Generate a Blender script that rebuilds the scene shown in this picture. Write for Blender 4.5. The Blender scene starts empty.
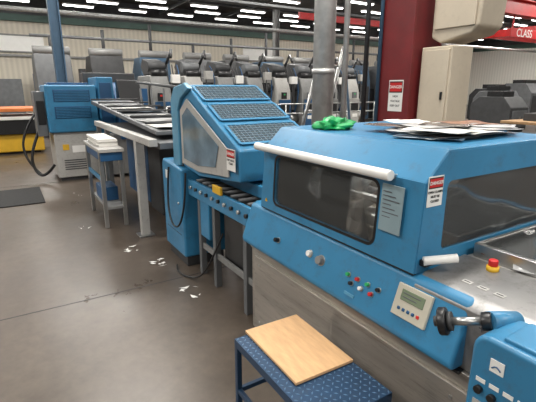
import bpy, bmesh, math, random
from mathutils import Vector, Matrix
from mathutils import noise as NZ
random.seed(7)
C=bpy.context.collection
# ---------------- materials ----------------
def mat(name,col,rough=.5,metal=0.,var=.08,scale=6.,bump=0.,emit=None,es=1.,spec=.5,stretch=None,grime=0.):
    m=bpy.data.materials.new(name);m.use_nodes=True
    nt=m.node_tree;b=nt.nodes['Principled BSDF']
    b.inputs['Roughness'].default_value=rough;b.inputs['Metallic'].default_value=metal
    b.inputs['Specular IOR Level'].default_value=spec
    tc=nt.nodes.new('ShaderNodeTexCoord')
    mp=nt.nodes.new('ShaderNodeMapping');nt.links.new(tc.outputs['Object'],mp.inputs[0])
    if stretch: mp.inputs['Scale'].default_value=stretch
    n=nt.nodes.new('ShaderNodeTexNoise');n.inputs['Scale'].default_value=scale;n.inputs['Detail'].default_value=5
    nt.links.new(mp.outputs[0],n.inputs['Vector'])
    r=nt.nodes.new('ShaderNodeValToRGB')
    r.color_ramp.elements[0].position=.3;r.color_ramp.elements[1].position=.7
    r.color_ramp.elements[0].color=[c*(1-var) for c in col]+[1]
    r.color_ramp.elements[1].color=[min(1,c*(1+var)) for c in col]+[1]
    nt.links.new(n.outputs['Fac'],r.inputs[0]);last=r.outputs[0]
    if grime:
        g=nt.nodes.new('ShaderNodeTexNoise');g.inputs['Scale'].default_value=scale*5;g.inputs['Detail'].default_value=9;g.inputs['Roughness'].default_value=.75
        nt.links.new(mp.outputs[0],g.inputs['Vector'])
        gr=nt.nodes.new('ShaderNodeValToRGB');gr.color_ramp.elements[0].position=.52;gr.color_ramp.elements[1].position=.75
        gr.color_ramp.elements[0].color=(0,0,0,1);gr.color_ramp.elements[1].color=(grime,grime,grime,1)
        nt.links.new(g.outputs['Fac'],gr.inputs[0])
        mx=nt.nodes.new('ShaderNodeMix');mx.data_type='RGBA'
        nt.links.new(gr.outputs[0],mx.inputs[0]);nt.links.new(last,mx.inputs[6]);mx.inputs[7].default_value=(.06,.055,.05,1);last=mx.outputs[2]
        rm=nt.nodes.new('ShaderNodeMapRange');rm.inputs[3].default_value=rough*.75;rm.inputs[4].default_value=min(1,rough*1.4)
        nt.links.new(g.outputs['Fac'],rm.inputs[0]);nt.links.new(rm.outputs[0],b.inputs['Roughness'])
    nt.links.new(last,b.inputs['Base Color'])
    if bump:
        bp=nt.nodes.new('ShaderNodeBump');bp.inputs['Strength'].default_value=bump;bp.inputs['Distance'].default_value=.01
        nt.links.new(n.outputs['Fac'],bp.inputs['Height']);nt.links.new(bp.outputs[0],b.inputs['Normal'])
    if emit:
        b.inputs['Emission Color'].default_value=(*emit,1);b.inputs['Emission Strength'].default_value=es
    return m
BLUE=mat('blue_paint',(.032,.185,.345),.36,0,.12,3,grime=.45)
BLUE_L=mat('light_blue_paint',(.09,.27,.41),.35,0,.08,3,grime=.3)
BLUE_D=mat('dark_blue_paint',(.012,.07,.17),.45,0,.12,5)
NAVY=mat('stool_blue',(.014,.045,.10),.4,.2,.15,8,grime=.4)
BASE=mat('base_steel',(.42,.39,.35),.30,.75,.20,2.2,grime=.6,stretch=(.4,1,5))
SIDE=mat('worn_side_steel',(.25,.245,.24),.33,.5,.22,4,grime=.6)
GREY=mat('grey_paint',(.20,.20,.195),.45,.1,.10,4,grime=.4)
LGREY=mat('light_grey_paint',(.38,.37,.35),.42,0,.08,4,grime=.4)
MGREY=mat('mid_grey',(.12,.125,.13),.5,.1,.15,5)
DGREY=mat('dark_grey',(.035,.036,.038),.55,0,.2,6)
BLACK=mat('black_plastic',(.009,.009,.01),.35,0,.2,6)
STEEL=mat('brushed_steel',(.45,.45,.44),.3,.9,.12,12,stretch=(1,8,1))
GALV=mat('galvanised',(.52,.52,.51),.42,.5,.2,9)
WHITE=mat('white_plastic',(.75,.74,.71),.35,0,.03,4)
PAPER=mat('paper',(.68,.66,.62),.8,0,.06,8)
PRINT=mat('printed_paper',(.14,.12,.11),.25,0,.85,9)
PRINTB=mat('blue_print',(.10,.16,.22),.3,0,.7,12)
PRINTR=mat('brown_print',(.28,.14,.09),.3,0,.6,10)
PRINTW=mat('pale_print',(.42,.42,.42),.3,0,.6,7)
RED=mat('red_paint',(.50,.015,.015),.45,0,.1,5)
MAROON=mat('maroon_steel',(.15,.012,.014),.5,.1,.2,4,grime=.3)
CREAM2=mat('cabinet_beige',(.52,.45,.35),.5,0,.07,3,grime=.15)
GREENB=mat('green_plastic',(.005,.30,.08),.35,0,.25,20)
LCD=mat('lcd_green',(.16,.20,.13),.2,0,.05,5)
YEL=mat('yellow_paint',(.62,.36,.02),.5,0,.08,5)
ORG=mat('orange_paint',(.55,.15,.03),.5,0,.1,5)
GREEN=mat('green_button',(.02,.35,.1),.4,0,.05,5)
BLUEST=mat('blue_steel_column',(.04,.085,.14),.5,.1,.12,4)
GIRT=mat('green_girt',(.045,.085,.07),.6,0,.1,3)
WOOD=mat('mdf_board',(.56,.34,.17),.6,0,.12,9,.1,stretch=(1,5,1),grime=.12)
PALW=mat('pallet_wood',(.36,.22,.11),.8,0,.2,9)
MESHG=mat('screen_dark',(.05,.07,.085),.5,.3,.15,30)
SBAR=mat('screen_bar_grey',(.17,.25,.31),.45,.2,.1,10)
RUB=mat('rubber_mat',(.010,.010,.010),.85,0,.3,40,.3)
TUBE=mat('fluorescent_tube',(.9,.95,1),.4,0,0,1,emit=(1,.99,.95),es=7.)
INK=mat('ink_grey',(.08,.08,.09),.6,0,.1,5)
SCR=mat('scrap_paper',(.8,.78,.75),.7,0,.04,9)
INNER=mat('inner_casing',(.20,.17,.13),.5,0,.25,5)
def clearmat(name,tint,gl,df,bs=.35):
    m=bpy.data.materials.new(name);m.use_nodes=True;nt=m.node_tree
    nt.nodes.remove(nt.nodes['Principled BSDF']);out=nt.nodes['Material Output']
    t=nt.nodes.new('ShaderNodeBsdfTransparent');t.inputs[0].default_value=(*tint,1)
    g=nt.nodes.new('ShaderNodeBsdfGlossy');g.inputs['Roughness'].default_value=.04
    d=nt.nodes.new('ShaderNodeBsdfDiffuse');d.inputs[0].default_value=(.7,.72,.72,1)
    tc=nt.nodes.new('ShaderNodeTexCoord');n=nt.nodes.new('ShaderNodeTexNoise');n.inputs['Scale'].default_value=2.5;n.inputs['Detail'].default_value=1
    nt.links.new(tc.outputs['Object'],n.inputs['Vector'])
    bp=nt.nodes.new('ShaderNodeBump');bp.inputs['Strength'].default_value=bs;bp.inputs['Distance'].default_value=.05
    nt.links.new(n.outputs['Fac'],bp.inputs['Height']);nt.links.new(bp.outputs[0],g.inputs['Normal'])
    lw=nt.nodes.new('ShaderNodeLayerWeight');lw.inputs[0].default_value=gl
    m1=nt.nodes.new('ShaderNodeMixShader');nt.links.new(lw.outputs['Fresnel'],m1.inputs[0])
    nt.links.new(t.outputs[0],m1.inputs[1]);nt.links.new(g.outputs[0],m1.inputs[2])
    m2=nt.nodes.new('ShaderNodeMixShader');m2.inputs[0].default_value=df
    nt.links.new(m1.outputs[0],m2.inputs[1]);nt.links.new(d.outputs[0],m2.inputs[2])
    nt.links.new(m2.outputs[0],out.inputs[0]);return m
CLEAR=clearmat('clear_acrylic',(.94,.95,.94),.28,.02,.2)
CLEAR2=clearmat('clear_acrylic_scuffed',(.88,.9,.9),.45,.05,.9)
# ---------------- geometry helpers ----------------
def grp(name,parent=None):
    e=bpy.data.objects.new(name,None);e.empty_display_size=.1;C.objects.link(e)
    if parent:e.parent=parent
    return e
def add(name,me,m,parent,bev=0,smooth=False):
    o=bpy.data.objects.new(name,me);C.objects.link(o)
    if m: me.materials.append(m)
    if parent: o.parent=parent
    if bev:
        b=o.modifiers.new('bev','BEVEL');b.width=bev;b.segments=3;b.limit_method='ANGLE';b.angle_limit=math.radians(35)
        smooth=True
    if smooth:
        for p in me.polygons:p.use_smooth=True
        w=o.modifiers.new('wn','WEIGHTED_NORMAL');w.keep_sharp=True
    return o
def box(name,x,y,z,m,parent=None,bev=0.004,rot=None):
    bm=bmesh.new();bmesh.ops.create_cube(bm,size=1)
    c=Vector(((x[0]+x[1])/2,(y[0]+y[1])/2,(z[0]+z[1])/2))
    for v in bm.verts:v.co=Vector((v.co.x*(x[1]-x[0]),v.co.y*(y[1]-y[0]),v.co.z*(z[1]-z[0])))
    me=bpy.data.meshes.new(name);bm.to_mesh(me);bm.free()
    o=add(name,me,m,parent,min(bev,.3*min(abs(x[1]-x[0]),abs(y[1]-y[0]),abs(z[1]-z[0]))))
    o.location=c
    if rot:o.rotation_euler=rot
    return o
def prism(name,prof,axis,a,b,m,parent=None,bev=.006):
    bm=bmesh.new()
    def mk(p,t):
        return {'x':(t,p[0],p[1]),'y':(p[0],t,p[1]),'z':(p[0],p[1],t)}[axis]
    A=[bm.verts.new(mk(p,a)) for p in prof];B=[bm.verts.new(mk(p,b)) for p in prof]
    n=len(prof);bm.faces.new(A);bm.faces.new(B[::-1])
    for i in range(n):bm.faces.new((A[i],A[(i+1)%n],B[(i+1)%n],B[i]))
    bmesh.ops.recalc_face_normals(bm,faces=bm.faces)
    me=bpy.data.meshes.new(name);bm.to_mesh(me);bm.free()
    return add(name,me,m,parent,bev)
def cyl(name,p0,p1,r,m,parent=None,seg=28,r2=None,bev=0):
    p0=Vector(p0);p1=Vector(p1);d=p1-p0
    bm=bmesh.new();bmesh.ops.create_cone(bm,cap_ends=True,segments=seg,radius1=r,radius2=r if r2 is None else r2,depth=d.length)
    me=bpy.data.meshes.new(name);bm.to_mesh(me);bm.free()
    for p in me.polygons:p.use_smooth=len(p.vertices)==4
    o=add(name,me,m,parent)
    if bev:
        b=o.modifiers.new('bev','BEVEL');b.width=bev;b.segments=3;b.limit_method='ANGLE'
    o.location=(p0+p1)/2;o.rotation_euler=d.to_track_quat('Z','Y').to_euler();return o
def rr(a0,b0,a1,b1,r,n=5):
    pts=[]
    for cx,cy,s in((a1-r,b1-r,0),(a0+r,b1-r,90),(a0+r,b0+r,180),(a1-r,b0+r,270)):
        for i in range(n+1):
            t=math.radians(s+90*i/n);pts.append((cx+r*math.cos(t),cy+r*math.sin(t)))
    return pts
def panel(name,O,U,V,outer,holes,m,parent=None,th=.01):
    O=Vector(O);U=Vector(U).normalized();V=Vector(V).normalized()
    bm=bmesh.new();es=[]
    for loop in [outer]+holes:
        vs=[bm.verts.new(O+U*p[0]+V*p[1]) for p in loop]
        es+=[bm.edges.new((vs[i],vs[(i+1)%len(vs)])) for i in range(len(vs))]
    bmesh.ops.triangle_fill(bm,use_beauty=True,use_dissolve=False,edges=es)
    bmesh.ops.recalc_face_normals(bm,faces=bm.faces)
    me=bpy.data.meshes.new(name);bm.to_mesh(me);bm.free()
    o=add(name,me,m,parent);s=o.modifiers.new('s','SOLIDIFY');s.thickness=th;s.offset=0;return o
def tube(name,pts,r,m,parent=None,cyclic=False):
    c=bpy.data.curves.new(name,'CURVE');c.dimensions='3D';c.bevel_depth=r;c.bevel_resolution=4
    s=c.splines.new('NURBS');s.points.add(len(pts)-1)
    for i,p in enumerate(pts):s.points[i].co=(*p,1)
    s.use_endpoint_u=True;s.order_u=3;s.use_cyclic_u=cyclic
    c.materials.append(m);o=bpy.data.objects.new(name,c);C.objects.link(o)
    if parent:o.parent=parent
    return o
def text(name,body,loc,rot,size,m,parent=None,align='CENTER'):
    c=bpy.data.curves.new(name,'FONT');c.body=body;c.size=size;c.align_x=align;c.align_y='CENTER';c.extrude=.0004;c.offset=size*.012
    c.materials.append(m);o=bpy.data.objects.new(name,c);C.objects.link(o)
    o.location=loc;o.rotation_euler=rot
    if parent:o.parent=parent
    return o
def sheet(name,cx,cy,z,w,d,m,parent,rz=0,curl=.01):
    bm=bmesh.new();nx,ny=8,8;V=[]
    for i in range(nx+1):
        for j in range(ny+1):
            a=(i/nx-.5);b=(j/ny-.5)
            h=curl*(abs(NZ.noise(Vector((a*2+cx*7,b*2+cy*9,z*50))))+(a*a*2)*.6)
            V.append(bm.verts.new((a*w,b*d,h)))
    for i in range(nx):
        for j in range(ny):
            k=i*(ny+1)+j;bm.faces.new((V[k],V[k+ny+1],V[k+ny+2],V[k+1]))
    me=bpy.data.meshes.new(name);bm.to_mesh(me);bm.free()
    o=add(name,me,m,parent)
    for p in me.polygons:p.use_smooth=True
    s=o.modifiers.new('s','SOLIDIFY');s.thickness=.002;s.offset=1
    o.location=(cx,cy,z);o.rotation_euler=(0,0,rz);return o
HP=math.pi/2
def danger(parent,c,w,h,face,lines):
    x,y,z=c
    if face=='y-':
        f=lambda a,b,d:(x+a,y-d,z+b);rot=(HP,0,0);bx=lambda n,a0,a1,b0,b1,d0,d1,m:box(n,(x+a0,x+a1),(y-d1,y-d0),(z+b0,z+b1),m,parent,.0008)
    else:
        f=lambda a,b,d:(x+d,y+a,z+b);rot=(HP,0,HP);bx=lambda n,a0,a1,b0,b1,d0,d1,m:box(n,(x+d0,x+d1),(y+a0,y+a1),(z+b0,z+b1),m,parent,.0008)
    bx('sign_plate',-w/2,w/2,-h/2,h/2,0,.002,WHITE)
    bx('sign_header',-w*.46,w*.46,h*.10,h*.46,.002,.003,BLACK)
    bx('sign_red',-w*.42,w*.42,h*.14,h*.42,.003,.004,RED)
    text('sign_word','DANGER',f(0,h*.28,.005),rot,w*.22,WHITE,parent)
    for i,l in enumerate(lines):
        text('sign_line',l,f(0,-h*.02-i*h*.15,.003),rot,w*.15,BLACK,parent)

# ================= ROOM =================
def floor_mat():
    m=bpy.data.materials.new('polished_concrete');m.use_nodes=True;nt=m.node_tree;b=nt.nodes['Principled BSDF']
    tc=nt.nodes.new('ShaderNodeTexCoord')
    def noise(s,d=6,r=.6):
        n=nt.nodes.new('ShaderNodeTexNoise');n.inputs['Scale'].default_value=s;n.inputs['Detail'].default_value=d;n.inputs['Roughness'].default_value=r
        nt.links.new(tc.outputs['Object'],n.inputs['Vector']);return n
    n1=noise(.55);n2=noise(14,4);n3=noise(1.8,9,.7)
    r=nt.nodes.new('ShaderNodeValToRGB');r.color_ramp.elements[0].position=.32;r.color_ramp.elements[1].position=.68
    r.color_ramp.elements[0].color=(.056,.043,.033,1);r.color_ramp.elements[1].color=(.118,.093,.073,1)
    mx=nt.nodes.new('ShaderNodeMix');mx.inputs[0].default_value=.45
    nt.links.new(n1.outputs['Fac'],mx.inputs[2]);nt.links.new(n3.outputs['Fac'],mx.inputs[3]);nt.links.new(mx.outputs[0],r.inputs[0])
    m2=nt.nodes.new('ShaderNodeMix');m2.data_type='RGBA';m2.blend_type='OVERLAY';m2.inputs[0].default_value=.35
    nt.links.new(r.outputs[0],m2.inputs[6]);nt.links.new(n2.outputs['Fac'],m2.inputs[7]);nt.links.new(m2.outputs[2],b.inputs['Base Color'])
    q=nt.nodes.new('ShaderNodeMapRange');q.inputs[1].default_value=.3;q.inputs[2].default_value=.7;q.inputs[3].default_value=.26;q.inputs[4].default_value=.40
    nt.links.new(n3.outputs['Fac'],q.inputs[0]);nt.links.new(q.outputs[0],b.inputs['Roughness'])
    bp=nt.nodes.new('ShaderNodeBump');bp.inputs['Strength'].default_value=.03;nt.links.new(n2.outputs['Fac'],bp.inputs['Height']);nt.links.new(bp.outputs[0],b.inputs['Normal'])
    return m
box('floor',(-26.2,8),(-14,40.2),(-.2,0),floor_mat(),None,0)
jg=grp('trim_1')
for xx in(-1.04,-5.9,-11):box('floor_joint',(xx-.005,xx+.005),(-14,40),(0,.0015),DGREY,jg,0)
for yy in(-3.2,9):box('floor_joint',(-26,8),(yy-.005,yy+.005),(0,.0015),DGREY,jg,0)
def ribbed(name,col,s,direction,amt=.25):
    m=bpy.data.materials.new(name);m.use_nodes=True;nt=m.node_tree;b=nt.nodes['Principled BSDF'];b.inputs['Roughness'].default_value=.6
    tc=nt.nodes.new('ShaderNodeTexCoord');w=nt.nodes.new('ShaderNodeTexWave');w.bands_direction=direction;w.inputs['Scale'].default_value=s
    nt.links.new(tc.outputs['Object'],w.inputs['Vector'])
    r=nt.nodes.new('ShaderNodeValToRGB');r.color_ramp.elements[0].color=[c*(1-amt) for c in col]+[1];r.color_ramp.elements[1].color=[*col,1]
    nt.links.new(w.outputs['Fac'],r.inputs[0]);nt.links.new(r.outputs[0],b.inputs['Base Color'])
    bp=nt.nodes.new('ShaderNodeBump');bp.inputs['Strength'].default_value=.3;nt.links.new(w.outputs['Fac'],bp.inputs['Height']);nt.links.new(bp.outputs[0],b.inputs['Normal'])
    return m
WALLM=ribbed('wall_cladding',(.56,.51,.42),1.2,'Y',.15)
WALLM2=ribbed('wall_cladding_end',(.72,.70,.64),1.2,'X',.12)
box('wall_far',(-26.2,-26),(-14,40.2),(0,6.6),WALLM,None,0)
box('wall_right',(-26,8),(40,40.2),(0,6.6),WALLM2,None,0)
CEIL=ribbed('ceiling_sheet',(.06,.055,.05),1.0,'X',.4)
box('ceiling',(-26.2,8),(-14,40.2),(6.6,6.8),CEIL,None,0)
g=grp('trim_2')
box('girt',(-26,-25.8),(-14,40),(5.15,5.5),GIRT,g,.01)
box('girt_upper_panel',(-26,-25.9),(-14,40),(5.5,6.6),DGREY,g,0)
box('girt_low',(-26,-25.85),(-14,40),(3.3,3.42),GREY,g,.01)
box('girt_end',(-26,8),(39.8,40),(5.15,5.5),GIRT,g,.01)
box('girt_end_panel',(-26,8),(39.9,40),(5.5,6.6),DGREY,g,0)
g=grp('roof_truss')
for x in(-22,-17,-12,-7,-2,3):
    box('top_chord',(x-.08,x+.08),(-14,40),(6.3,6.55),DGREY,g,.01)
for y in range(-12,40,4):
    box('purlin',(-26,8),(y-.05,y+.05),(6.15,6.3),MGREY,g,.01)
g=grp('cable_tray')
box('tray',(-14.3,-13.9),(-14,40),(4.9,5.0),MGREY,g,.01)
box('tray_b',(-10.2,-10.0),(-14,40),(5.1,5.18),DGREY,g,.01)
for y in range(-12,38,5):cyl('tray_hanger',(-14.1,y,5),(-14.1,y,6.4),.03,DGREY,g,8)
cyl('air_main',(-18,-14,4.6),(-18,40,4.6),.09,GALV,g,16)
g=grp('ceiling_light_row')
xs=[-24.5+1.75*i for i in range(13)]
for q,x in enumerate(xs):
    for k in range(16):
        y=-9+k*3.0+(.8 if q%2 else 0)+random.uniform(-.15,.15)
        box('housing',(x-.14,x+.14),(y-.8,y+.8),(5.98,6.06),WHITE,g,.01)
        for s in(-.07,.07):box('tube',(x+s-.035,x+s+.035),(y-.76,y+.76),(5.93,5.98),TUBE,g,0)
for i,(y0,y1) in enumerate(((-1.0,1.2),(14,17))):
    g=grp('window_%d'%(i+1))
    box('pane',(-25.98,-25.95),(y0,y1),(3.6,4.4),WHITE,g,0)
    box('frame_bottom',(-25.98,-25.9),(y0-.08,y1+.08),(3.52,3.6),GREY,g,.01)
    box('frame_top',(-25.98,-25.9),(y0-.08,y1+.08),(4.4,4.48),GREY,g,.01)
g=grp('door_1')
box('leaf',(-25.98,-25.9),(24,28),(0,3.4),LGREY,g,.01)
for i in range(8):box('slat',(-25.9,-25.87),(24,28),(i*.42+.02,i*.42+.06),GREY,g,0)

# ================= MAIN MACHINE (hooded) =================
M=grp('printing_finishing_machine')
prism('base_cabinet',[(.02,.03),(.02,.60),(-.02,.66),(1.15,.66),(1.15,.03)],'x',0.0,2.3,BASE,M,.012)
box('plinth',(.06,2.28),(.07,1.1),(0,.04),DGREY,M,.005)
box('lower_cover_panel',(.06,1.55),(.006,.022),(.07,.57),BASE,M,.005)
box('lower_cover_panel_right',(1.565,2.25),(.006,.022),(.07,.57),BASE,M,.005)
for x in(.12,1.49,1.62):
    for z in(.12,.52):cyl('screw',(x,.006,z),(x,.001,z),.008,STEEL,M,12)
prism('control_band',[(-.055,.665),(-.06,.70),(.01,.905),(.05,.92),(.3,.92),(.3,.665)],'x',.02,1.52,BLUE,M,.014)
box('seam_strip',(.02,1.53),(-.03,.0),(.652,.664),BLACK,M,.002)
panel('hood_front',(.15,.01,.92),(1,0,0),(0,.02,.35),[(0,0),(1.13,0),(1.13,.35),(0.02,.35)],[rr(.135,.045,.915,.32,.04)],BLUE,M,.014)
panel('window_gasket',(.15,.003,.92),(1,0,0),(0,.02,.35),rr(.128,.038,.922,.327,.045),[rr(.140,.050,.910,.315,.036)],BLACK,M,.004)
panel('hood_front_window',(.15,.016,.92),(1,0,0),(0,.02,.35),rr(.12,.035,.93,.332,.03),[],CLEAR,M,.004)
box('seam_hood',(.16,1.28),(.003,.02),(.915,.921),BLACK,M,0)
prism('hood_shoulder',[(.022,1.262),(.03,1.275),(.13,1.375),(.145,1.385),(.16,1.37),(.05,1.255)],'x',.16,1.28,BLUE,M,.006)
prism('hood_top',[(.13,1.365),(.14,1.385),(.97,1.385),(1.0,1.37),(1.0,1.355),(.14,1.355)],'x',.17,1.28,BLUE,M,.006)
panel('hood_end',(1.275,0,0),(0,1,0),(0,0,1),[(.01,.92),(.03,1.27),(.14,1.375),(1.0,1.375),(1.0,.92)],[rr(.15,.985,.93,1.265,.03)],BLUE,M,.014)
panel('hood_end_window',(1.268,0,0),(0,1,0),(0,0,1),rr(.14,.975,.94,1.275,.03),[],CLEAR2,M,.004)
panel('hood_inner_end',(.16,0,0),(0,1,0),(0,0,1),[(.01,.92),(.03,1.27),(.14,1.375),(1.0,1.375),(1.0,.92)],[],INNER,M,.014)
panel('hood_back',(.16,.998,.92),(1,0,0),(0,0,1),[(0,0),(1.12,0),(1.12,.45),(0,.45)],[rr(.12,.08,1.0,.36,.03)],BLUE,M,.014)
panel('hood_back_window',(.16,.99,.92),(1,0,0),(0,0,1),rr(.11,.07,1.01,.37,.03),[],CLEAR,M,.004)
box('inner_deck',(.17,1.26),(.02,.98),(.905,.925),INNER,M,0)
for i,(y,z,r) in enumerate(((.25,.99,.045),(.45,1.03,.045),(.70,1.02,.055))):
    cyl('inner_roller',(.2,y,z),(1.24,y,z),r,[STEEL,DGREY,STEEL][i],M)
for x in(.42,.62,.82,1.02):
    prism('inner_arm',[(.08,.93),(.12,1.08),(.40,1.14),(.42,1.10),(.18,1.04),(.14,.93)],'x',x-.01,x+.01,LGREY,M,.002)
    cyl('inner_wheel',(x-.03,.13,1.02),(x+.03,.13,1.02),.035,BLACK,M,20)
box('inner_rail',(.2,1.24),(.10,.13),(1.12,1.14),STEEL,M,.002)
s=sheet('inner_sheet',.60,.30,1.15,.34,.26,PAPER,M,.25,.06);s.rotation_euler=(.35,.05,.25)
s=sheet('inner_sheet',.95,.28,1.13,.22,.24,PRINTR,M,-.3,.05);s.rotation_euler=(.45,-.1,-.3)
s=sheet('inner_sheet',.40,.22,1.05,.16,.16,PRINTW,M,.5,.05);s.rotation_euler=(.5,.2,.5)
s=sheet('inner_sheet',1.13,.5,1.14,.2,.30,WHITE,M,.1,.1);s.rotation_euler=(.1,-.7,.1)
s=sheet('inner_sheet',1.12,.78,1.10,.18,.22,PAPER,M,.4,.1);s.rotation_euler=(-.2,-.9,.4)
tube('inner_hose',[(1.2,.15,.95),(1.22,.3,1.2),(1.1,.5,1.22),(1.2,.8,1.0)],.012,WHITE,M)
box('fill_light_housing',(.30,1.15),(.50,.56),(1.335,1.355),WHITE,M,.003)  # invented housing for the added fill light under the hood top
box('fill_light_strip',(.32,1.13),(.515,.545),(1.325,1.335),TUBE,M,0)  # glowing strip added to brighten the hood interior
cyl('white_handle_bar',(.17,-.035,1.285),(1.17,-.035,1.285),.021,WHITE,M,32,bev=.004)
for x in(.24,1.13):box('bar_bracket',(x-.012,x+.012),(-.03,.04),(1.262,1.28),STEEL,M,.002)
PLATE=mat('plate_blue_grey',(.22,.30,.33),.4,0,.06,5)
g_=box('instruction_plate',(1.095,1.205),(.0,.004),(1.05,1.24),PLATE,M,.002);g_.rotation_euler=(-math.radians(3.3),0,0)
for i in range(9):
    o=box('plate_rule',(1.108,1.19-.02*(i%3)),(-.0025,-.0005),(1.075+i*.017,1.078+i*.017),INK,M,0);o.rotation_euler=(-math.radians(3.3),0,0)
prism('warning_triangle',[(.205,.965),(.225,.965),(.215,.985)],'y',-.001,.004,YEL,M,0)
danger(M,(1.283,.078,1.235),.085,.115,'x+',['OPEN CLAMPS','MUST BE','CLOSED'])
box('hood_latch',(1.28,1.31),(.03,.10),(.95,.975),BLACK,M,.004)
cyl('white_roll',(1.30,.03,.975),(1.37,.13,.99),.017,WHITE,M,20)
bn=Vector((0,-.205,.07)).normalized()
def band(x,s,d=0):
    return Vector((x,-.06+.07*s,.70+.205*s))+bn*d
def knob(x,s,r,h,m,n='push_button'):
    cyl(n+'_bezel',band(x,s,-.004),band(x,s,.004),r*1.35,STEEL,M,20)
    cyl(n,band(x,s,0),band(x,s,h),r,m,M,20,bev=.002)
knob(.40,.42,.012,.03,BLACK);knob(.68,.50,.015,.018,WHITE);knob(.77,.48,.020,.025,GREY,'selector_knob')
for i,mm in enumerate((GREEN,BLACK,RED,WHITE,GREEN,RED,BLACK)):
    knob(.965+i*.030,.50-.14*(i%2),.0085,.018,mm)
tilt=math.atan2(.07,.205)
def bandbox(n,x0,x1,s0,s1,d,m):
    p=band((x0+x1)/2,(s0+s1)/2,d/2);h=(s1-s0)*.2166
    o=box(n,(-(x1-x0)/2,(x1-x0)/2),(-d/2,d/2),(-h/2,h/2),m,M,.003);o.location=p;o.rotation_euler=(-tilt,0,0);return o
DISP=mat('display_cream',(.48,.45,.37),.4,0,.04,4)
bandbox('display_housing',1.235,1.39,.26,.84,.014,DISP)
bandbox('lcd_screen',1.26,1.365,.56,.76,.017,LCD)
bandbox('lcd_row',1.27,1.35,.69,.71,.018,INK);bandbox('lcd_row',1.27,1.335,.62,.64,.018,INK)
for i in range(5):bandbox('key',1.26+i*.022,1.273+i*.022,.38,.44,.018,BLUE_D if i<4 else RED)
bandbox('maker_mark_plate',.97,1.03,.10,.16,.005,BLUE_L)
cyl('band_end_lock',band(1.47,.5,0),band(1.47,.5,.006),.012,STEEL,M,16)
prism('side_plate',[(.0,.66),(.0,.885),(.05,.925),(.30,.945),(.30,.66)],'x',1.29,2.3,SIDE,M,.006)
box('feed_table',(1.29,2.3),(.30,1.05),(.91,.935),LGREY,M,.003)
box('feed_table_rail',(1.29,2.3),(1.05,1.12),(.66,.99),BLUE,M,.006)
sheet('table_sheet',1.75,.62,.936,.7,.55,PRINT,M,.05,.02);sheet('table_sheet',1.55,.55,.944,.35,.4,PRINTW,M,.5,.02);sheet('table_sheet',1.5,.8,.944,.3,.3,PAPER,M,-.3,.03);sheet('table_sheet',1.42,.42,.948,.2,.14,PRINTR,M,.3,.02)
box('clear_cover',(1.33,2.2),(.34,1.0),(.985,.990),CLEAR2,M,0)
for y in(.34,1.0):box('cover_rail',(1.31,2.25),(y-.012,y+.012),(.935,.993),STEEL,M,.003)
for x in(1.32,1.78):box('cover_cross',(x-.01,x+.01),(.34,1.0),(.975,.994),STEEL,M,.003)
cyl('estop_box',(1.44,.25,.93),(1.44,.25,.958),.022,YEL,M,24)
cyl('estop_button',(1.44,.25,.958),(1.44,.25,.982),.017,RED,M,24,bev=.004)
for i in range(3):
    x=1.56+i*.04
    box('icon_line',(x,x+.02),(-.0015,.001),(.84,.844),INK,M,0);box('icon_line',(x+.008,x+.012),(-.0015,.001),(.83,.855),INK,M,0)
for i in range(3):
    x=1.42+i*.06
    box('icon_plate',(x,x+.035),(.09,.115),(.929,.9305),LGREY,M,0);box('icon_line',(x+.006,x+.029),(.101,.104),(.930,.932),INK,M,0)
A=Vector((1.515,-.135,.885));B=Vector((1.635,-.07,.925));d_=(B-A).normalized()
cyl('spool_shaft',A,B,.013,STEEL,M)
cyl('spool_wheel',A-d_*.010,A+d_*.016,.044,BLACK,M,36,bev=.005)
cyl('spool_hub',A-d_*.024,A-d_*.008,.017,DGREY,M,20)
cyl('spool_rim',A+d_*.018,A+d_*.030,.030,DGREY,M,28)
cyl('spool_collar',B-d_*.028,B,.028,BLACK,M,28,bev=.003)
cyl('spool_mount',B-d_*.01,B+Vector((.02,.10,-.02)),.030,BLUE,M,28)
prism('drive_box',rr(1.635,.63,2.08,.925,.05),'y',-.16,.02,BLUE,M,.014)
box('drive_box_lid',(1.71,2.03),(-.14,.0),(.922,.937),BLUE,M,.008)
box('pictogram_plate',(1.695,1.735),(-.163,-.160),(.83,.87),WHITE,M,.001)
tube('pictogram_arrow',[(1.703,-.165,.843),(1.715,-.165,.860),(1.727,-.165,.843)],.002,BLUE_D,M)
for i in range(4):
    x=1.675+i*.040
    cyl('dial',(x,-.16,.755-.004*i),(x,-.175,.755-.004*i),.012,BLACK,M,20,bev=.002)
    box('dial_label',(x-.014,x+.014),(-.162,-.160),(.777,.790),WHITE,M,0)
box('rating_plate',(1.66,1.705),(-.162,-.160),(.69,.715),LGREY,M,0)
# papers on hood
S=grp('printed_sheet_stack')
pal=[PRINTW,PAPER,PRINTB,PAPER,PRINTW,PRINT,PAPER,PRINTW,PRINTR,PRINTW,PAPER,PRINT]
for i in range(24):
    w_=random.uniform(.18,.30)
    sheet('magazine',random.uniform(.70,1.08),random.uniform(.32,.82),1.387+i*.0018,w_,random.uniform(.16,.26),pal[i%12],S,random.uniform(-.5,.5),.008)
bm=bmesh.new();bmesh.ops.create_icosphere(bm,subdivisions=4,radius=1)
for v in bm.verts:
    n=NZ.noise(v.co*2.2)*.5+NZ.noise(v.co*5)*.35
    k=1+n;v.co=Vector((v.co.x*.085*k,v.co.y*.10*k,max(v.co.z,-.2)*.048*k+.012))
me=bpy.data.meshes.new('green_plastic_bag');bm.to_mesh(me);bm.free()
o=add('green_plastic_bag',me,GREENB,None,smooth=True);o.location=(.45,.29,1.388)

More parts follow.
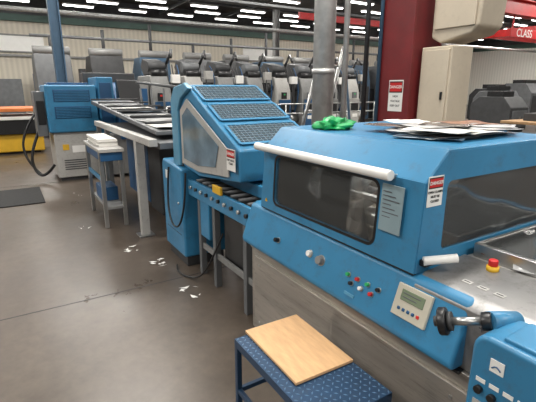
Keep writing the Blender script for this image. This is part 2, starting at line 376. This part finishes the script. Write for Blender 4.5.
# ================= STOOL =================
T=grp('step_stool')
x0,x1,y0,y1,zt=.705,1.335,-.47,-.12,.485
box('top_plate',(x0,x1),(y0,y1),(zt-.006,zt),NAVY,T,.002)
for a in((x0,x1,y0,y0+.025),(x0,x1,y1-.025,y1),(x0,x0+.025,y0,y1),(x1-.025,x1,y0,y1)):
    box('top_rim',(a[0],a[1]),(a[2],a[3]),(zt-.04,zt-.002),NAVY,T,.003)
bm=bmesh.new()
for i in range(26):
    for j in range(14):
        cx_=x0+.012+i*.0243;cy_=y0+.012+j*.0252;ang=.785 if (i+j)%2 else -.785
        if cx_>x1-.01 or cy_>y1-.01:continue
        vs=[]
        for (a,b) in((-.010,0),(0,-.0035),(.010,0),(0,.0035)):
            vs.append(bm.verts.new((cx_+a*math.cos(ang)-b*math.sin(ang),cy_+a*math.sin(ang)+b*math.cos(ang),zt+.0003)))
        top=bm.verts.new((cx_,cy_,zt+.002))
        for k in range(4):bm.faces.new((vs[k],vs[(k+1)%4],top))
me=bpy.data.meshes.new('tread');bm.to_mesh(me);bm.free()
TRD=mat('tread_blue',(.08,.16,.26),.3,.3,.1,8);add('tread',me,TRD,T)
for x in(x0+.012,x1-.012):
    for y in(y0+.012,y1-.012):
        box('leg',(x-.0125,x+.0125),(y-.0125,y+.0125),(0,zt-.01),NAVY,T,.003)
for y in(y0+.012,y1-.012):box('stretcher',(x0,x1),(y-.01,y+.01),(.20,.225),NAVY,T,.003)
for x in(x0+.012,x1-.012):box('stretcher',(x-.01,x+.01),(y0,y1),(.20,.225),NAVY,T,.003)
box('wooden_board',(.695,1.12),(-.41,-.12),(zt+.003,zt+.016),WOOD,None,.002,(0,0,-.02))

# ================= MIDDLE: folding unit =================
K=grp('folding_unit')
prism('lower_cabinet',[(-1.73,.10),(-1.73,.90),(-1.70,.96),(-1.2,.92),(-1.2,.10)],'y',.0,.42,BLUE,K,.02)
box('cabinet_plinth',(-1.70,-1.23),(.03,.4),(0,.1),DGREY,K,.005)
box('cabinet_door_seam',(-1.66,-1.27),(-.002,.001),(.30,.305),BLACK,K,0)
cyl('door_lock',(-1.3,.0,.6),(-1.3,-.01,.6),.012,STEEL,K,14)
prism('hood_body',[(-1.42,.95),(-1.42,1.50),(-1.33,1.60),(-1.14,1.63),(-.22,1.20),(-.22,.98),(-.95,.90)],'y',.06,.72,BLUE,K,.015)
prism('hood_cheek',[(-1.46,.92),(-1.46,1.50),(-1.37,1.61),(-1.12,1.645),(-1.02,1.60),(-1.22,1.52),(-1.30,1.42),(-1.30,.94)],'y',.03,.07,BLUE_L,K,.01)
sl=Vector((.92,0,-.43)).normalized();sn=Vector((.43,0,.92)).normalized();P0=Vector((-1.14,0,1.63));ang=math.atan2(.43,.92)
def screen(a0,a1,y0,y1):
    c=P0+sl*((a0+a1)/2)+sn*.006;c.y=(y0+y1)/2
    o=box('screen_sheet',(-(a1-a0)/2,(a1-a0)/2),(-(y1-y0)/2,(y1-y0)/2),(-.004,.004),MESHG,K,.002);o.location=c;o.rotation_euler=(0,ang,0)
    n=16
    for i in range(n+1):
        yy=-(y1-y0)/2+(y1-y0)*i/n;w=.002 if 0<i<n else .012
        b=box('screen_bar',(-(a1-a0)/2,(a1-a0)/2),(-w,w),(-.003,.003),SBAR if 0<i<n else BLUE,K,0);b.rotation_euler=(0,ang,0);b.location=c+sn*.006+Vector((0,yy,0))
    n=8
    for i in range(n+1):
        t=-(a1-a0)/2+(a1-a0)*i/n;w=.002 if 0<i<n else .012
        b=box('screen_bar',(-w,w),(-(y1-y0)/2,(y1-y0)/2),(-.003,.003),SBAR if 0<i<n else BLUE,K,0);b.rotation_euler=(0,ang,0);b.location=c+sn*.007+sl*t
screen(.05,.30,.10,.69);screen(.37,.62,.10,.69);screen(.69,.95,.10,.69)
panel('side_window_frame',(0,.045,0),(1,0,0),(0,0,1),[(-1.26,.97),(-1.26,1.42),(-1.10,1.52),(-.36,1.19),(-.36,1.0),(-.9,.95)],[],LGREY,K,.01)
SWIN=mat('tinted_side_window',(.12,.19,.25),.12,0,.45,4)
panel('side_window',(0,.036,0),(1,0,0),(0,0,1),[(-1.20,1.02),(-1.20,1.38),(-1.08,1.45),(-.50,1.20),(-.56,1.04),(-.9,1.0)],[],SWIN,K,.004)
danger(K,(-.30,.035,1.13),.13,.15,'y-',['KEEP HANDS','CLEAR'])
box('control_box',(-1.52,-1.28),(.05,.2),(.935,1.0),DGREY,K,.006)
for i in range(4):cyl('control_button',(-1.48+i*.05,.07,.995),(-1.48+i*.05,.07,1.01),.012,[GREEN,RED,WHITE,YEL][i],K,16)
box('service_label',(-1.62,-1.55),(-.004,0),(.78,.86),WHITE,K,0)
tube('hanging_cable',[(-1.50,-.01,.90),(-1.48,-.05,.6),(-1.35,-.06,.38),(-1.15,-.05,.42),(-1.12,.0,.7),(-1.15,.02,.9)],.009,BLACK,K)
V=grp('transfer_conveyor',K)
box('conveyor_bed',(-1.18,-.02),(.08,.62),(.74,.80),BLUE_D,V,.006)
box('conveyor_side',(-1.18,-.02),(.05,.08),(.70,.84),BLUE,V,.006)
box('conveyor_belt',(-1.16,-.04),(.12,.58),(.80,.806),DGREY,V,0)
for i in range(9):cyl('roller',(-1.1+i*.13,.1,.83),(-1.1+i*.13,.6,.83),.014,MGREY,V,16)
for i in range(10):cyl('side_knob',(-1.1+i*.11,.05,.78),(-1.1+i*.11,.03,.78),.015,[STEEL,BLACK][i%2],V,14)
box('yellow_guard',(-.62,-.48),(.03,.05),(.84,.90),YEL,V,.003)
box('conveyor_cover',(-.85,-.1),(.2,.6),(.86,.95),BLUE,V,.01)
for x in(-1.02,-.72,-.2):
    for y in(.1,.55):box('leg',(x-.025,x+.025),(y-.025,y+.025),(0,.74),MGREY,V,.004)
box('brace',(-1.05,-.1),(.09,.11),(.25,.30),GREY,V,.003)
box('motor_box',(-.62,-.30),(.12,.4),(.25,.70),BLACK,V,.01)
box('rear_shroud',(-1.1,-.05),(.45,.6),(.1,.74),DGREY,V,.01)
box('motor_cover',(-.98,-.80),(.07,.3),(.38,.7),BLUE,V,.01)
tube('power_cable',[(-.6,.1,.5),(-.7,.02,.2),(-.9,-.02,.012),(-1.15,-.12,.012),(-1.3,-.05,.012)],.008,BLACK,V)

# ================= beam, post, delivery =================
G=grp('conveyor_gantry')
box('post',(-2.36,-2.27),(-.10,-.01),(0,1.06),LGREY,G,.006)
box('post_foot',(-2.40,-2.23),(-.14,.03),(0,.015),STEEL,G,.002)
box('side_beam',(-4.6,-1.75),(-.10,-.02),(1.06,1.13),LGREY,G,.006)
box('side_beam_back',(-4.6,-1.75),(.75,.83),(1.06,1.15),GREY,G,.006)
box('conveyor_bed',(-4.6,-1.75),(.0,.75),(1.03,1.09),MGREY,G,.004)
prism('upper_bed',[(-5.6,1.34),(-2.0,1.14),(-2.0,1.18),(-5.6,1.40)],'y',.05,.70,MGREY,G,.004)
for i in range(7):
    x=-2.3-i*.5;sheet('delivered_sheet',x,.38,1.20+.029*i,.47,.56,[PAPER,PRINTW,PAPER,PRINTB][i%4],G,random.uniform(-.1,.1),.02)
for i in range(6):cyl('cross_bar',(-2.2-i*.62,.0,1.25+i*.035),(-2.2-i*.62,.76,1.25+i*.035),.012,DGREY,G,12)
for i in range(5):cyl('upper_strut',(-2.6-i*.6,.74,1.15),(-2.6-i*.6,.74,1.6),.015,MGREY,G,10)
cyl('upper_rail',(-2.4,.74,1.58),(-5.2,.74,1.7),.02,DGREY,G,12)
for x in(-3.9,-4.5):
    for y in(-.06,.79):box('support_leg',(x-.03,x+.03),(y-.03,y+.03),(0,1.06),GREY,G,.004)
box('support_leg',(-1.98,-1.92),(.76,.82),(0,1.06),GREY,G,.004)
box('lower_rail',(-4.5,-1.9),(.77,.81),(.35,.42),GREY,G,.004)
box('side_box',(-3.1,-2.6),(.25,.7),(.1,1.0),DGREY,G,.01)
box('side_box_b',(-4.4,-3.3),(.3,.7),(.1,1.0),BLUE_D,G,.01)
D=grp('delivery_table')
box('table_top',(-3.75,-2.72),(-.40,-.12),(.90,.94),LGREY,D,.005)
box('table_apron',(-3.73,-2.74),(-.38,-.14),(.80,.90),BLUE_D,D,.004)
for x in(-3.68,-2.80):
    for y in(-.37,-.15):box('leg',(x-.022,x+.022),(y-.022,y+.022),(0,.9),STEEL,D,.003)
box('lower_shelf',(-3.7,-2.78),(-.36,-.14),(.22,.25),GREY,D,.003)
box('mid_rail',(-3.7,-2.78),(-.38,-.36),(.55,.60),BLUE,D,.003)
box('shelf_box',(-3.5,-3.1),(-.34,-.15),(.25,.42),BLUE_D,D,.008)
P=grp('paper_stack')
for i in range(8):
    box('ream',(-3.68+random.uniform(0,.03),-2.95+random.uniform(0,.03)),(-.37+random.uniform(0,.02),-.15+random.uniform(0,.02)),(.941+i*.011,.951+i*.011),PAPER,P,0)

# ================= LEFT machine =================
L=grp('sheet_feeder_cabinet');dy=.16
def lb(n,x,y,z,m,bev=.01):return box(n,x,(y[0]+dy,y[1]+dy),z,m,L,bev)
lb('lower_housing',(-6.8,-5.92),(-.72,.0),(.06,.86),LGREY,.015)
lb('housing_plinth',(-6.75,-5.97),(-.68,-.03),(0,.06),DGREY,.005)
lb('upper_housing',(-6.85,-5.85),(-.78,.03),(.86,1.66),BLUE,.03)
lb('top_vent',(-6.7,-6.1),(-.7,-.05),(1.66,1.70),BLUE_D)
for r in range(2):
    lb('vent_panel',(-5.85,-5.84),(-.66,-.08),(1.10+.28*r,1.30+.28*r),BLUE_D,.003)
    for i in range(7):lb('louvre',(-5.845,-5.825),(-.64,-.10),(1.115+.28*r+i*.026,1.125+.28*r+i*.026),BLUE,0)
lb('rating_label',(-5.92,-5.91),(-.45,-.2),(.5,.62),WHITE,0)
lb('warning_label',(-5.92,-5.91),(-.6,-.5),(.55,.65),YEL,0)
for i in range(5):lb('lower_louvre',(-5.925,-5.91),(-.6,-.2),(.2+i*.04,.215+i*.04),DGREY,0)
lb('side_pod',(-6.7,-6.0),(-.94,-.78),(.80,1.55),MGREY)
lb('side_pod_panel',(-6.0,-5.98),(-.92,-.80),(1.0,1.4),BLACK)
lb('tall_blue_box',(-6.9,-6.0),(.08,.36),(.8,1.80),BLUE,.02)
lb('tall_box_panel',(-6.0,-5.985),(.12,.32),(1.0,1.7),BLUE_D,.004)
prism('blue_wedge',[(-6.8,.7),(-6.8,1.72),(-6.2,1.60),(-5.7,1.15),(-5.7,.7)],'y',.53,1.0,BLUE_D,L,.015)
prism('black_wedge_guard',[(-6.0,1.42),(-6.0,1.75),(-5.9,1.75),(-5.62,1.2),(-5.7,1.15)],'y',.56,.97,BLACK,L,.01)
lb('grey_body',(-6.8,-5.8),(.0,1.1),(.05,.8),GREY)
lb('joint_plate',(-5.82,-5.80),(.03,.25),(.3,.8),LGREY,.004)
lb('dark_housing',(-7.3,-6.9),(.0,1.0),(.05,1.9),DGREY,.02)
tube('air_hose',[(-6.2,-.75,.9),(-6.15,-.95,.5),(-6.1,-.9,.15),(-6.0,-.75,.1),(-5.95,-.60,.3)],.025,BLACK,L)
tube('air_hose_b',[(-6.4,-.75,1.2),(-6.4,-1.05,.8),(-6.3,-1.0,.3),(-6.2,-.8,.1)],.02,BLACK,L)
mg=grp('anti_fatigue_mat');box('mat_sheet',(-5.6,-4.45),(-2.6,-.9),(0,.015),RUB,mg,.004)
for i in range(8):box('mat_rib',(-5.5,-4.55),(-2.5+i*.2,-2.48+i*.2),(.015,.018),RUB,mg,0)

# ================= printing press row =================
R=grp('offset_printing_press')
rnd=random.Random(3)
for i in range(8):
    y=1.75+i*.86;x=-8.2
    prism('unit_body',[(x-1.0,.1),(x-1.0,1.5),(x-.7,1.90),(x+.3,1.90),(x+.45,1.55),(x+.5,.1)],'y',y,y+.46,[GREY,LGREY,GREY][i%3],R,.03)
    box('unit_front_cover',(x+.5,x+.53),(y+.04,y+.42),(.25,1.30),[BLUE_D,BLUE_D,GREY,LGREY][i%4],R,.01)
    box('cover_window',(x+.53,x+.535),(y+.08,y+.38),(.95,1.2),BLACK,R,0)
    box('unit_gap',(x-.8,x+.1),(y+.46,y+.86),(.1,1.75),BLACK,R,.01)
    box('step_plate',(x+.1,x+.4),(y+.48,y+.84),(.45,.5),STEEL,R,.005)
    box('guard_panel',(x+.12,x+.15),(y+.49,y+.83),(1.0,1.5),MGREY,R,.005)
    cyl('cylinder_a',(x+.2,y+.47,.75),(x+.2,y+.85,.75),.12,STEEL,R,20)
    cyl('cylinder_b',(x+.2,y+.47,1.62),(x+.2,y+.85,1.62),.09,DGREY,R,20)
    cyl('ink_roller',(x+.25,y+.05,1.95),(x+.25,y+.42,1.95),.09,BLACK,R,20)
    prism('ink_fountain',[(x-.3,1.9),(x-.5,2.12),(x-.35,2.3),(x+.0,2.25),(x+.2,1.93)],'y',y+.04,y+.42,DGREY,R,.02)
    cyl('fountain_cap',(x+.1,y+.02,2.1),(x+.1,y+.44,2.1),.12,MGREY if i%2 else DGREY,R,20)
    cyl('hoist_arm',(x,y+.5,2.1),(x+.15,y+.62,2.5),.035,BLACK,R,12)
    cyl('hoist_arm_b',(x+.15,y+.62,2.5),(x+.45,y+.5,2.3),.03,BLACK,R,12)
    for j in range(3):
        yy=y+.48+j*.12
        tube('hose',[(x+.2,yy,2.15),(x+.35,yy+rnd.uniform(-.1,.1),1.9),(x+.38,yy+rnd.uniform(-.1,.1),1.3),(x+.25,yy,.9)],.014,[BLACK,DGREY,BLUE_D][j],R)
    box('top_white_box',(x+.28,x+.42),(y+.52,y+.72),(1.72+.1*(i%2),1.92+.1*(i%2)),[WHITE,LGREY][i%2],R,.01)
    box('top_box_post',(x+.3,x+.36),(y+.58,y+.64),(1.5,1.75),DGREY,R,.004)
    box('control_pod',(x+.53,x+.58),(y+.1,y+.26),(1.32,1.5),[BLACK,MGREY][i%2],R,.01)
    box('pod_light',(x+.58,x+.585),(y+.15,y+.2),(1.42,1.46),[RED,GREEN,YEL][i%3],R,0)
    box('nameplate',(x+.535,x+.54),(y+.15,y+.35),(.75,.85),WHITE,R,0)
box('walkway',(-7.6,-7.2),(1.8,8.6),(.25,.32),STEEL,R,.01)
box('walkway_support',(-7.55,-7.25),(1.85,8.55),(0,.25),DGREY,R,.01)
box('delivery_end',(-9.4,-7.8),(1.05,1.7),(.1,1.75),GREY,R,.03)
box('delivery_end_cover',(-7.8,-7.77),(1.1,1.65),(.3,1.6),BLUE_D,R,.01)
for z in(.95,1.2):cyl('handrail',(-7.22,1.85,z),(-7.22,8.5,z),.018,STEEL,R,12)
for i in range(7):cyl('handrail_post',(-7.22,1.9+i*1.08,.3),(-7.22,1.9+i*1.08,1.2),.018,STEEL,R,12)
R2=grp('web_press_line')
for i in range(10):
    y=-.2+i*1.7
    prism('tower',[(-15,.1),(-15,2.2),(-14.6,2.7),(-13.8,2.7),(-13.6,1.9),(-13.6,.1)],'y',y,y+1.1,[MGREY,DGREY,BLUEST][i%3],R2,.03)
    box('tower_cover',(-13.6,-13.57),(y+.1,y+1.0),(.3,1.7),[GREY,DGREY,LGREY][(i*2)%3],R2,.01)
    box('tower_link',(-14.8,-13.9),(y+1.1,y+1.7),(.1,1.6),BLACK,R2,.01)
    cyl('web_roller',(-13.9,y,2.8),(-13.9,y+1.1,2.8),.14,GREY,R2,16)
    cyl('stack_pipe',(-14.4,y+.6,2.7),(-14.4,y+.6,3.3+.3*(i%3)),.06,DGREY,R2,12)
cyl('web_pipe',(-14.4,-.2,3.3),(-14.4,16,3.3),.05,MGREY,R2,12)

def hcol(name,cx_,cy_,s,h,m,z0=0):
    g=grp(name)
    box('flange_a',(cx_-s/2,cx_+s/2),(cy_-s/2,cy_-s/2+.03),(z0,h),m,g,.004)
    box('flange_b',(cx_-s/2,cx_+s/2),(cy_+s/2-.03,cy_+s/2),(z0,h),m,g,.004)
    box('web',(cx_-.02,cx_+.02),(cy_-s/2+.03,cy_+s/2-.03),(z0,h),m,g,.004)
    box('base_plate',(cx_-s*.52,cx_+s*.52),(cy_-s*.52,cy_+s*.52),(0,.03),m,g,.004)
    return g
hcol('steel_column',-8.6,-.03,.22,6.3,BLUEST)
hcol('steel_column',-20,13,.3,6.3,GREY)
g=hcol('red_steel_column',-.80,2.3,.42,6.3,MAROON)
box('stiffener',(-.62,-.60),(2.12,2.48),(0,6.3),MAROON,g,.004)
danger(g,(-.75,2.088,1.53),.18,.30,'y-',['HIGH','VOLTAGE','KEEP OUT'])
cyl('conduit_red',(-.98,2.07,0),(-.98,2.07,6.3),.02,BLUEST,g,12)
E=grp('electrical_cabinet')
box('cabinet_body',(-.57,-.24),(2.2,2.5),(1.15,1.97),CREAM2,E,.012)
box('cabinet_door',(-.55,-.26),(2.185,2.2),(1.18,1.94),CREAM2,E,.006)
box('cabinet_lock',(-.31,-.29),(2.17,2.19),(1.5,1.57),BLACK,E,.003)
box('lower_stand',(-.5,-.3),(2.3,2.4),(0,1.15),CREAM2,E,.006)
E2=grp('cable_junction_box')
prism('box_body',[(-.52,2.05),(-.42,2.0),(-.12,2.06),(-.05,2.12),(.0,2.9),(-.52,2.9)],'y',2.25,2.6,CREAM2,E2,.02)
box('box_lid',(-.48,-.08),(2.23,2.25),(2.12,2.87),CREAM2,E2,.008)
for i in range(3):cyl('cable',(-.4+i*.1,2.4,2.9),(-.4+i*.1,2.4,6.3),.02,DGREY,E2,10)
g=grp('ventilation_duct')
cyl('duct',(-1.47,1.75,0),(-1.47,1.75,6.3),.115,GALV,g,32)
for z in(.8,1.75,2.7):cyl('duct_collar',(-1.47,1.75,z),(-1.47,1.75,z+.05),.125,GALV,g,32)
cyl('conduit',(-1.32,1.92,0),(-1.32,1.92,6.3),.03,GALV,g,16)
cyl('conduit',(-1.2,2.1,0),(-1.2,2.1,6.3),.025,DGREY,g,16)
g=grp('step_ladder')
for s in(0,.42):
    cyl('rail',(-2.6,2.0+s,0),(-2.0,2.15+s*.8,2.1),.022,STEEL,g,10);cyl('rear_leg',(-1.75,2.2+s,0),(-2.0,2.15+s*.8,2.1),.018,BLUEST,g,10)
for i in range(7):
    t=(i+.7)/7.5;cyl('rung',(-2.6+.6*t,2.0+.15*t,2.1*t),(-2.6+.6*t,2.42+.07*t,2.1*t),.016,STEEL,g,8)
g=grp('overhead_crane')
box('bridge_web',(-8.05,-7.95),(3,39),(4.45,4.95),RED,g,.01);box('bridge_top',(-8.2,-7.8),(3,39),(4.95,5.0),RED,g,.01);box('bridge_bottom',(-8.2,-7.8),(3,39),(4.40,4.45),RED,g,.01)
box('sign_hanger',(-8.0,-7.95),(16.4,19.4),(3.6,3.95),RED,g,.01)
for y in(16.5,19.3):box('hanger_rod',(-8,-7.95),(y,y+.06),(3.9,4.45),RED,g,.005)
text('sign_text','CLASS',(-7.94,16.8,3.77),(HP,0,HP),.42,WHITE,g,'LEFT')
box('cross_beam',(-20,-8),(24,24.3),(4.5,4.9),RED,g,.01)
box('rear_bridge',(-17.1,-16.9),(12.5,39),(5.1,5.5),RED,g,.01)
for y in (8,20):cyl('bridge_hanger',(-8,y,5.0),(-8,y,6.3),.05,RED,g,10)
for y in (14,26):cyl('bridge_hanger',(-17,y,5.5),(-17,y,6.3),.05,RED,g,10)

# ================= background items =================
g=grp('yellow_machine_bench')
box('bench_body',(-11.2,-10.1),(-4.2,-.45),(.05,.50),YEL,g,.03)
box('bench_plinth',(-11.1,-10.2),(-4.1,-.55),(0,.05),DGREY,g,.01)
box('bench_deck',(-11.3,-10.0),(-4.3,-.4),(.50,.85),BLACK,g,.01)
box('bench_top',(-11.5,-9.95),(-4.5,-.35),(.85,.93),PAPER,g,.01)
box('orange_rail',(-11.4,-9.9),(-4.4,-.35),(1.05,1.13),ORG,g,.01)
for y in(-3.5,-1.6,-.6):
    box('rail_post',(-10.3,-10.2),(y,y+.08),(.93,1.05),ORG,g,.005)
for y in(-3.5,-1.6):box('bench_box',(-11.1,-10.5),(y-.4,y+.2),(.93,1.04),WHITE,g,.02)
g=grp('cutting_machine')
box('body',(-14.5,-13),(-4.5,-1.6),(.05,1.0),MGREY,g,.03);box('head',(-14.3,-13.4),(-4.2,-1.9),(1.0,1.7),LGREY,g,.04);box('table',(-13.2,-12.3),(-4.4,-1.7),(.85,.95),WHITE,g,.02);box('foot',(-13.2,-12.4),(-3.4,-2.6),(0,.85),DGREY,g,.02)
box('knife_slot',(-13.4,-13.37),(-4.0,-2.1),(1.05,1.25),BLACK,g,.005)
def unit(cx_,cy_,w,d,h,m,m2):
    g=grp('machine_cabinet')
    prism('body',[(cx_-w/2,.08),(cx_-w/2,h*.8),(cx_-w*.3,h),(cx_+w*.3,h),(cx_+w/2,h*.7),(cx_+w/2,.08)],'y',cy_-d/2,cy_+d/2,m,g,.03)
    box('plinth',(cx_-w*.45,cx_+w*.45),(cy_-d*.45,cy_+d*.45),(0,.08),BLACK,g,.005)
    box('door',(cx_+w/2,cx_+w/2+.03),(cy_-d*.4,cy_+d*.4),(.2,h*.62),m2,g,.01)
    box('top_box',(cx_-w*.2,cx_+w*.2),(cy_-d*.3,cy_+d*.3),(h,h+.2),BLACK,g,.01)
    box('handle',(cx_+w/2+.03,cx_+w/2+.05),(cy_-.05,cy_+.05),(h*.4,h*.45),STEEL,g,.004)
for a in((-7.2,15.0,1.6,1.2,1.3,DGREY,MGREY),(-8.6,17.2,1.4,1.4,1.5,MGREY,BLUE_D),(-5.2,15.6,1.2,1.0,1.0,GREY,DGREY),(-10.5,20,1.6,1.6,1.6,DGREY,LGREY),(-7.2,21,1.5,1.5,1.4,BLUEST,GREY),(-12.2,26,2,2,1.9,MGREY,DGREY),(-3.3,12.6,1.0,1.2,.95,DGREY,MGREY)):unit(*a)
g=grp('work_bench')
box('bench_top',(-3.4,-1.8),(8.6,10.6),(.82,.88),PALW,g,.01)
for x in(-3.35,-1.9):
    for y in(8.7,10.5):box('leg',(x,x+.07),(y,y+.07),(0,.82),BLUEST,g,.005)
box('bench_shelf',(-3.3,-1.9),(8.7,10.5),(.3,.34),PALW,g,.005)
box('bench_tool_chest',(-3.1,-2.5),(9.0,9.6),(.88,1.05),DGREY,g,.01)
g=grp('wall_cabinet_row')
for k in range(16):
    box('locker',(-25.6,-24.9),(-2+k*2.4,-.2+k*2.4),(0,2.1+.3*(k%3)),[MGREY,BLUE_D,DGREY,GREY][k%4],g,.02)

def scraps(x,y,n,sp):
    bm=bmesh.new()
    for i in range(n):
        a=random.uniform(0,6.28);kk=random.choice((3,4,5));vs=[];s=random.uniform(.02,.06);px=x+random.uniform(-sp,sp);py=y+random.uniform(-sp,sp)*.6
        for k in range(kk):
            t=a+k*6.28/kk;r=s*random.uniform(.5,1)*(1 if k%2 else .35)
            vs.append(bm.verts.new((px+r*math.cos(t),py+r*math.sin(t),.003+random.uniform(0,.01))))
        bm.faces.new(vs)
    me=bpy.data.meshes.new('paper_scraps');bm.to_mesh(me);bm.free();add('paper_scraps',me,SCR,None)
scraps(-1.95,-.32,8,.08);scraps(-1.45,-.18,9,.09);scraps(-2.9,-.62,4,.12);scraps(-.75,-.12,6,.12);scraps(-4.7,-.45,3,.15)

# ================= lights, world, camera =================
def area(name,loc,sx,sy,e,col=(1,.965,.905)):
    l=bpy.data.lights.new(name,'AREA');l.shape='RECTANGLE';l.size=sx;l.size_y=sy;l.energy=e;l.color=col
    o=bpy.data.objects.new(name,l);o.location=loc;C.objects.link(o);return o
for x in(-20,-12,-6,0,5):
    for y in(-6,1,9,20):
        area('hall_lamp',(x,y,5.85),.5,3.5,320)
for x in(-18,-8):area('hall_lamp',(x,33,5.85),.5,3.5,450)
area('hood_fill_light',(.72,.53,1.32),.8,.03,2.2)  # added fill light inside the hood, lifts the dark interior
w=bpy.data.worlds.new('w');bpy.context.scene.world=w;w.use_nodes=True
w.node_tree.nodes['Background'].inputs[0].default_value=(1,.98,.95,1);w.node_tree.nodes['Background'].inputs[1].default_value=.3
cam=bpy.data.cameras.new('cam');cam.sensor_width=36;cam.lens=420/536*36;cam.clip_end=200
co=bpy.data.objects.new('camera',cam);C.objects.link(co);co.location=(2.24,-1.232,1.6)
fw=Vector((-.852*math.cos(math.radians(15)),.524*math.cos(math.radians(15)),-math.sin(math.radians(15))))
co.rotation_euler=fw.to_track_quat('-Z','Y').to_euler()
bpy.context.scene.camera=co
bpy.context.scene.view_settings.view_transform='Standard'
